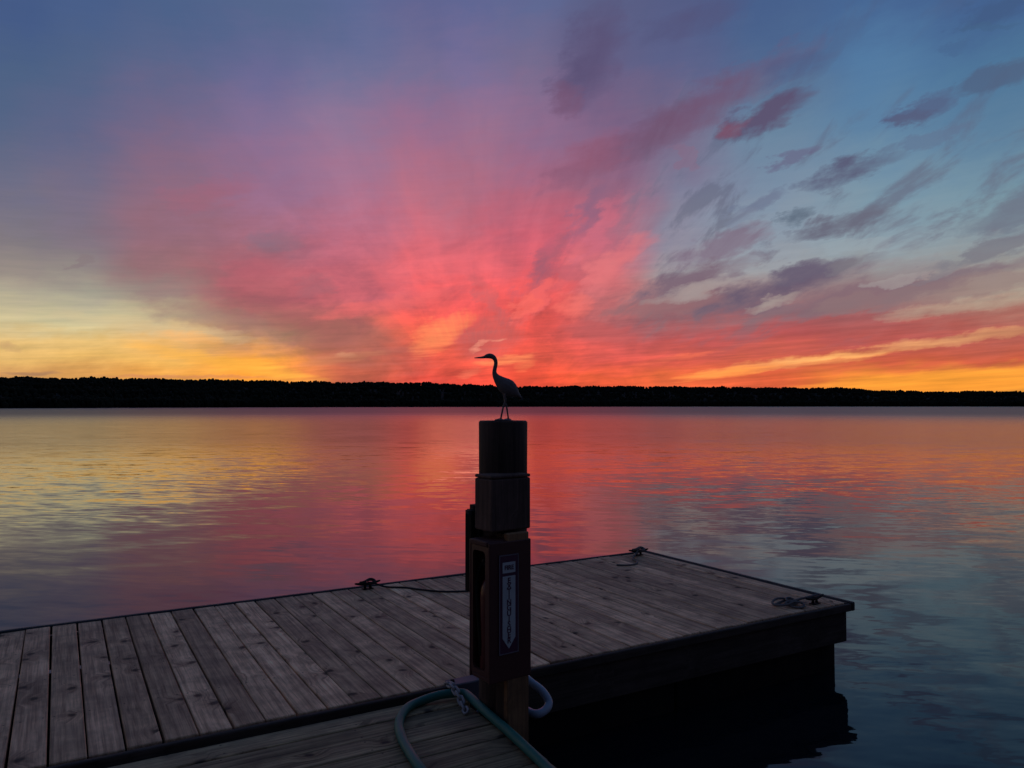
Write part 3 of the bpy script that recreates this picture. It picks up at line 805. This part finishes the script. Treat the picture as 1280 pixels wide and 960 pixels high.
ext = empty('fire_extinguisher', (PC[0], PC[1], 0.73), PRZ)
tag(ext, 'red fire extinguisher standing inside the open sided cabinet', 'extinguisher')
bm = bmesh.new()
prof = [(0, 0.0), (.046, 0.0), (.05, .012), (.05, .36), (.046, .40), (.032, .43), (.018, .445), (.016, .47), (0, .47)]
rings = []
for r_, z_ in prof:
    rings.append([bm.verts.new((-.145 + r_ * math.cos(2 * math.pi * s / 24), -.075 + r_ * math.sin(2 * math.pi * s / 24), z_)) for s in range(24)] if r_ > 0 else [bm.verts.new((-.145, -.075, z_))])
for i in range(len(rings) - 1):
    a_, b_ = rings[i], rings[i + 1]
    for s in range(24):
        w = (s + 1) % 24
        if len(a_) == 1:
            bm.faces.new((a_[0], b_[w], b_[s]))
        elif len(b_) == 1:
            bm.faces.new((a_[s], a_[w], b_[0]))
        else:
            bm.faces.new((a_[s], a_[w], b_[w], b_[s]))
bmesh.ops.recalc_face_normals(bm, faces=bm.faces)
obj('cylinder_body', bm_mesh('cylinder_body', bm, True), M['red'], ext)
obj('valve_handle', tube_mesh('valve_handle', spline([(-.145, -.075, .465), (-.15, -.08, .50), (-.175, -.085, .525), (-.195, -.085, .53)]), .009, 8), M['black'], ext)
obj('discharge_hose', tube_mesh('discharge_hose', spline([(-.15, -.06, .49), (-.165, -.03, .50), (-.185, -.02, .42), (-.193, -.04, .30), (-.193, -.06, .16), (-.19, -.06, .08)]), .010, 8), M['black'], ext)

# sign on the front of the cabinet, a little off centre
sg = empty('extinguisher_sign', (PC[0], PC[1], 0.70), PRZ)
tag(sg, 'narrow sign with a white down arrow lettered FIRE EXTINGUISHER on the cabinet front', 'sign')
SX0, SX1, SZ0, SZ1 = -.158, -.046, .128, .592
YS = Y0 - .0015
obj('plate', box_mesh('plate', SX0, SX1, YS - .003, YS, SZ0, SZ1), M['sign_red'], sg)
bm = bmesh.new()
bw = .0045
for a_ in ((SX0, SX1, SZ0, SZ0 + bw), (SX0, SX1, SZ1 - bw, SZ1), (SX0, SX0 + bw, SZ0 + bw, SZ1 - bw), (SX1 - bw, SX1, SZ0 + bw, SZ1 - bw)):
    add_box(bm, a_[0], a_[1], YS - .0045, YS - .003, a_[2], a_[3])
obj('border', bm_mesh('border', bm), M['sign_edge'], sg)
cx = (SX0 + SX1) / 2
aw = .037
pts = [(cx - aw, SZ1 - .10), (cx - aw, SZ0 + .075), (cx, SZ0 + .024), (cx + aw, SZ0 + .075), (cx + aw, SZ1 - .10)]
bm = bmesh.new()
f_ = bm.faces.new([bm.verts.new((p[0], YS - .0032, p[1])) for p in pts])
ex = bmesh.ops.extrude_face_region(bm, geom=[f_])
bmesh.ops.translate(bm, vec=(0, -.0013, 0), verts=[v for v in ex['geom'] if isinstance(v, bmesh.types.BMVert)])
bmesh.ops.recalc_face_normals(bm, faces=bm.faces)
obj('arrow', bm_mesh('arrow', bm), M['sign_white'], sg)
obj('header_panel', box_mesh('header_panel', cx - aw, cx + aw, YS - .0045, YS - .0032, SZ1 - .085, SZ1 - .035), M['sign_white'], sg)
def lettering(name, body, size, x, z, mat, parent, line=1.0):
    cu = bpy.data.curves.new(name, 'FONT')
    cu.body = body
    cu.size = size
    cu.align_x = 'CENTER'
    cu.align_y = 'TOP'
    cu.space_line = line
    cu.extrude = 0.0004
    cu.offset = 0.0008
    tmp = bpy.data.objects.new('tmp', cu)
    COL.objects.link(tmp)
    bpy.context.view_layer.update()
    me_ = bpy.data.meshes.new_from_object(tmp.evaluated_get(bpy.context.evaluated_depsgraph_get()))
    bpy.data.objects.remove(tmp)
    bpy.data.curves.remove(cu)
    me_.name = name
    return obj(name, me_, mat, parent, (x, YS - .0052, z), (R(90), 0, 0))
lettering('lettering', 'FIRE', .030, cx, SZ1 - .046, M['sign_red'], sg)
lettering('lettering', '\n'.join('EXTINGUISHER'), .0365, cx, SZ1 - .104, M['sign_red'], sg, .70)

# ------------------------------------------------------------------ heron statue on the post
HS = 3.854 / 962.0
def hp(x, y):       # silhouette sketch of the statue in its own plane, metres above the post top
    return Vector(((x - 631.0) * HS, 0.0, (524.6 - y) * HS))
bm = bmesh.new()
spine = [  # x, y, half height, half thickness
    (592.6, 446.4, .45, .4), (597, 446.1, .95, .9), (602, 445.8, 1.35, 1.3), (605.5, 445.2, 1.8, 1.6), (608, 444.4, 2.7, 2.3),
    (611.5, 443.9, 3.3, 2.8), (615, 444.6, 3.2, 2.7), (617.8, 446.8, 2.7, 2.4), (619.3, 450, 2.4, 2.2), (619.6, 454, 2.4, 2.2),
    (618.7, 458.5, 2.5, 2.2), (617.9, 463, 2.6, 2.3), (618.5, 467, 3.3, 2.7), (620.8, 471, 4.8, 3.8), (624.8, 475.4, 7.2, 5.4),
    (629.8, 479.8, 9.7, 6.8), (634.8, 483.4, 10.6, 7.2), (639.2, 486.6, 9.3, 6.4), (643, 489.5, 6.6, 4.8), (646.5, 492.0, 3.5, 3.0),
    (649.5, 494.5, 1.7, 1.8), (652.6, 496.8, .6, .6)]
pp = [hp(a, b_) for a, b_, _, _ in spine]
dense = spline(pp, 3)
def srad(f):
    u = f * (len(spine) - 1)
    i = min(int(u), len(spine) - 2)
    w = u - i
    return ((spine[i][2] * (1 - w) + spine[i + 1][2] * w) * HS, (spine[i][3] * (1 - w) + spine[i + 1][3] * w) * HS)
# rings stay upright in the statue's plane: half height across the path, half thickness sideways
n_ = len(dense)
rings = []
for i, p in enumerate(dense):
    tg = (dense[min(i + 1, n_ - 1)] - dense[max(i - 1, 0)]).normalized()
    side = Vector((0, 1, 0))
    up_ = tg.cross(side)
    rh, rt = srad(i / (n_ - 1))
    rings.append([bm.verts.new(p + up_ * (rh * math.cos(2 * math.pi * s / 14)) + side * (rt * math.sin(2 * math.pi * s / 14))) for s in range(14)])
for i in range(n_ - 1):
    for s in range(14):
        bm.faces.new((rings[i][s], rings[i + 1][s], rings[i + 1][(s + 1) % 14], rings[i][(s + 1) % 14]))
bm.faces.new(rings[0])
bm.faces.new(list(reversed(rings[-1])))
def leg_pts(l, dy):
    q = []
    for a, b_, y_ in l:
        v = hp(a, b_)
        v.y = y_ * HS
        q.append(v)
    return spline(q, 4)
L1 = leg_pts([(632.5, 487, -3), (631.2, 494, -3), (631.6, 500.5, -2.5), (629.2, 507, -2.5), (627.6, 514, -3), (625.8, 522.5, -3)], 0)
L2 = leg_pts([(630.8, 487, 3), (630.4, 495, 3), (631.4, 502, 2.5), (633.2, 508, 2.5), (634.2, 515, 3), (635.4, 522.5, 3)], 0)
for Lp, rad_ in ((L1, lambda f: (1.9 - .75 * min(f * 2.2, 1) + .35 * math.exp(-((f - .5) / .07) ** 2)) * HS), (L2, lambda f: (1.8 - .72 * min(f * 2.2, 1) + .35 * math.exp(-((f - .5) / .07) ** 2)) * HS)):
    add_tube(bm, Lp, rad_, 8)
def toes(fx_, fy_):
    c0 = hp(fx_, 522.5)
    c0.y = fy_ * HS
    for ang, ln in ((180, 7.0), (150, 6.0), (212, 6.0), (10, 3.5)):
        e_ = c0 + Vector((math.cos(R(ang)) * ln * HS, math.sin(R(ang)) * ln * HS, -.9 * HS))
        add_tube(bm, [c0 + Vector((0, 0, .3 * HS)), (c0 + e_) / 2 + Vector((0, 0, .2 * HS)), e_], lambda f: (.95 - .45 * f) * HS, 6)
toes(625.8, -3)
toes(635.4, 3)
# low footing the feet are cast into
add_tube(bm, spline([hp(618, 524.2), hp(624, 523.8), hp(632, 523.9), hp(641, 524.3)], 4), lambda f: ((.35 + .55 * math.sin(math.pi * f)) * HS * 1.2, (2 + 6 * math.sin(math.pi * f)) * HS), 10)
bmesh.ops.recalc_face_normals(bm, faces=bm.faces)
tmp_me = bm_mesh('heron_raw', bm)
tmp = bpy.data.objects.new('tmp', tmp_me)
COL.objects.link(tmp)
rm = tmp.modifiers.new('r', 'REMESH')
rm.mode = 'VOXEL'
rm.voxel_size = 0.0011
sm = tmp.modifiers.new('s', 'SMOOTH')
sm.iterations = 3
sm.factor = 0.4
bpy.context.view_layer.update()
hm = bpy.data.meshes.new_from_object(tmp.evaluated_get(bpy.context.evaluated_depsgraph_get()))
bpy.data.objects.remove(tmp)
hm.polygons.foreach_set('use_smooth', [True] * len(hm.polygons))
hm.name = 'heron_statue'
heron = obj('heron_statue', hm, M['heron'], None, (PC[0] - .006, PC[1] + .060, 1.9195))
heron.scale = (1.018, 1.018, 1.018)
tag(heron, 'small long necked heron figure standing on top of the round piling', 'heron')

# ------------------------------------------------------------------ cleats, ropes, hoses, chain, hinge plate
def cleat(loc, rz, label):
    c = empty('mooring_cleat', loc, rz)
    c.scale = (.82, .82, .82)
    tag(c, label, 'cleat')
    bm = bmesh.new()
    add_box(bm, -.055, .055, -.028, .028, 0, .012, .005, 2)
    obj('base_plate', bm_mesh('base_plate', bm), M['iron'], c)
    for s in (-1, 1):
        bm = bmesh.new()
        add_tube(bm, [Vector((s * .03, 0, .011)), Vector((s * .027, 0, .03)), Vector((s * .025, 0, .048))], lambda f: .014 - .003 * f, 10)
        obj('foot', bm_mesh('foot', bm, True), M['iron'], c)
    pts_ = spline([(-.135, 0, .068), (-.08, 0, .058), (-.03, 0, .052), (.03, 0, .052), (.08, 0, .058), (.135, 0, .068)], 5)
    obj('horn', tube_mesh('horn', pts_, lambda f: .007 + .009 * math.sin(math.pi * f) ** .6, 10), M['iron'], c)
    return c
ca = cleat(frame(2.19, 6.035, DOCK_Z), TH + R(4), 'iron cleat on the long far edge of the dock, tied with dark rope')
cb = cleat(frame(5.005, 6.01, DOCK_Z), TH + R(-8), 'iron cleat on the far outer corner of the dock, tied with grey rope')
cc = cleat(frame(4.93, 3.875, DOCK_Z), TH + R(5), 'iron cleat on the near outer corner of the dock, beside a coiled rope')
def dk(t_, n2, h=0.0):
    return Vector(frame(t_, n2, DOCK_Z + h))
def hitch(c_t, c_n, rot, rad_):
    """turns of rope round the cleat's horns"""
    out_ = []
    for i in range(61):
        f = i / 60
        th = f * 2 * math.pi * 2.5
        lx = .062 * math.sin(th)
        ly = .030 * math.sin(2 * th)
        lz = .052 + .022 * math.cos(th * 1.0) * .6 + .014 * f
        ca_, sa_ = math.cos(rot), math.sin(rot)
        out_.append(Vector(frame(c_t + lx * ca_ - ly * sa_, c_n + lx * sa_ + ly * ca_, DOCK_Z + lz)))
    return out_
# dark line that trails over the planks to a white whipped end near the post
r1p = hitch(2.19, 6.035, R(4), .007) + spline([dk(2.25, 6.02, .04), dk(2.33, 5.98, .012), dk(2.45, 5.90, .009), dk(2.53, 5.78, .009), dk(2.66, 5.62, .009), dk(2.83, 5.53, .009), dk(3.00, 5.47, .009), dk(3.10, 5.47, .010)], 6)
rope1 = empty('mooring_rope', r1p[0])
tag(rope1, 'thin dark rope trailing from a cleat across the planks behind the post', 'rope')
loc0 = Vector(r1p[0])
obj('strand', tube_mesh('strand', [p - loc0 for p in r1p], .0075, 8), M['rope_dark'], rope1)
obj('whipped_end', tube_mesh('whipped_end', [dk(3.095, 5.468, .010) - loc0, dk(3.125, 5.472, .011) - loc0, dk(3.14, 5.48, .011) - loc0], .010, 8), M['white'], rope1)
r2p = hitch(5.005, 6.01, R(-8), .007) + spline([dk(4.95, 5.98, .03), dk(4.88, 5.93, .012), dk(4.80, 5.85, .009), dk(4.76, 5.74, .009), dk(4.68, 5.66, .009), dk(4.58, 5.66, .009), dk(4.50, 5.72, .009)], 6)
rope2 = empty('mooring_rope', r2p[0])
tag(rope2, 'worn grey rope lying loose at the far outer corner of the dock', 'rope')
loc0 = Vector(r2p[0])
obj('strand', tube_mesh('strand', [p - loc0 for p in r2p], .0085, 8), M['rope_pale'], rope2)
coil = []
for i in range(140):
    f = i / 139
    th = f * 2 * math.pi * 3.4
    rad_ = .055 + .038 * math.sin(f * 11) + .022 * math.sin(th * 1.37) + .012 * math.sin(th * 2.9)
    coil.append(dk(4.72 + rad_ * 1.25 * math.cos(th), 3.93 + rad_ * math.sin(th), .010 + .030 * f + .008 * math.sin(th * 2.3)))
coil += spline([coil[-1], dk(4.82, 3.90, .05), dk(4.90, 3.88, .06), dk(4.95, 3.87, .07)], 5)[1:]
rope3 = empty('rope_coil', coil[0])
tag(rope3, 'untidy coil of grey rope beside the cleat at the near outer corner', 'rope')
loc0 = Vector(coil[0])
obj('strand', tube_mesh('strand', [p - loc0 for p in coil], .0085, 8), M['rope_pale'], rope3)

hz = WALK_Z + .0225
ha = spline([(-0.346, 3.156, hz), (-0.430, 3.348, hz), (-0.500, 3.531, hz), (-0.536, 3.698, hz), (-0.524, 3.861, hz), (-0.468, 3.954, hz), (-0.380, 4.005, hz + .012),
             (-0.300, 4.035, hz + .012), (-0.245, 4.040, hz + .008), (-0.203, 3.955, hz + .012), (-0.128, 3.800, hz + .010), (-0.022, 3.608, hz), (0.070, 3.409, hz), (0.152, 3.224, hz), (0.235, 3.000, hz), (0.30, 2.75, hz)], 8)
h1 = empty('teal_hose', ha[0])
tag(h1, 'thick teal hose looped on the walkway planks at the foot of the post', 'hose')
loc0 = Vector(ha[0])
obj('hose_tube', tube_mesh('hose_tube', [p - loc0 for p in ha], .022, 14), M['teal'], h1)
hb = spline([(-0.02, 4.06, .62), (0.04, 4.07, .595), (0.100, 4.05, .554), (0.156, 4.00, .527), (0.187, 3.96, .486), (0.165, 3.92, .461), (0.115, 3.905, .449), (0.05, 3.985, .445), (-0.05, 4.06, .44), (-0.15, 4.09, .40), (-.22, 4.10, .30)], 8)
h2 = empty('pale_hose', hb[0])
tag(h2, 'pale blue grey hose bending round behind the foot of the post', 'hose')
loc0 = Vector(hb[0])
obj('hose_tube', tube_mesh('hose_tube', [p - loc0 for p in hb], .021, 14), M['pale'], h2)

def link_mesh():
    pts_ = []
    for i in range(28):
        th = 2 * math.pi * i / 28
        c_, s_ = math.cos(th), math.sin(th)
        pts_.append(Vector((.013 * c_, .015 * (1 if s_ > 0 else -1) * min(abs(s_) * 4, 1) + .013 * s_, 0)))
    return tube_mesh('chain_link', pts_, .0065, 8, True)
lm = link_mesh()
chn = empty('steel_chain', (-0.356, 4.12, WALK_Z + .02))
tag(chn, 'short length of pale steel chain lying over the teal hose', 'chain')
cpts = spline([(-0.352, 4.125, hz + .02), (-0.325, 4.065, hz + .045), (-0.300, 4.015, hz + .043), (-0.268, 3.955, hz + .022), (-0.240, 3.890, hz - .006), (-.228, 3.855, hz - .010)], 12)
acc, last, kk = 0.0, cpts[0], 0
for i in range(1, len(cpts)):
    acc += (cpts[i] - last).length
    last = cpts[i]
    if acc >= .036:
        acc = 0.0
        d_ = (cpts[min(i + 1, len(cpts) - 1)] - cpts[i - 1]).normalized()
        q_ = d_.to_track_quat('Y', 'Z') @ Matrix.Rotation(R(40 if kk % 2 else -50), 4, 'Y').to_quaternion()
        o = obj('chain_link', lm, M['chain'], chn, cpts[i] - Vector(chn.location))
        o.rotation_euler = q_.to_euler()
        kk += 1


pl = empty('hinge_plate', frame(1.925, 3.775, DOCK_Z), TH)
tag(pl, 'grey steel hinge plate bolted over the dock edge beside the post', 'hinge plate')
bm = bmesh.new()
add_box(bm, -.105, .105, -.055, .03, .003, .011, .002)
add_box(bm, -.105, .105, -.062, -.0555, -.09, .009, .002)
obj('plate', bm_mesh('plate', bm), M['galv'], pl)
for s in (-.08, .08):
    bm = bmesh.new()
    bmesh.ops.create_cone(bm, cap_ends=True, segments=6, radius1=.012, radius2=.011, depth=.012)
    obj('bolt', bm_mesh('bolt', bm), M['iron'], pl, (s, -.012, .0175))
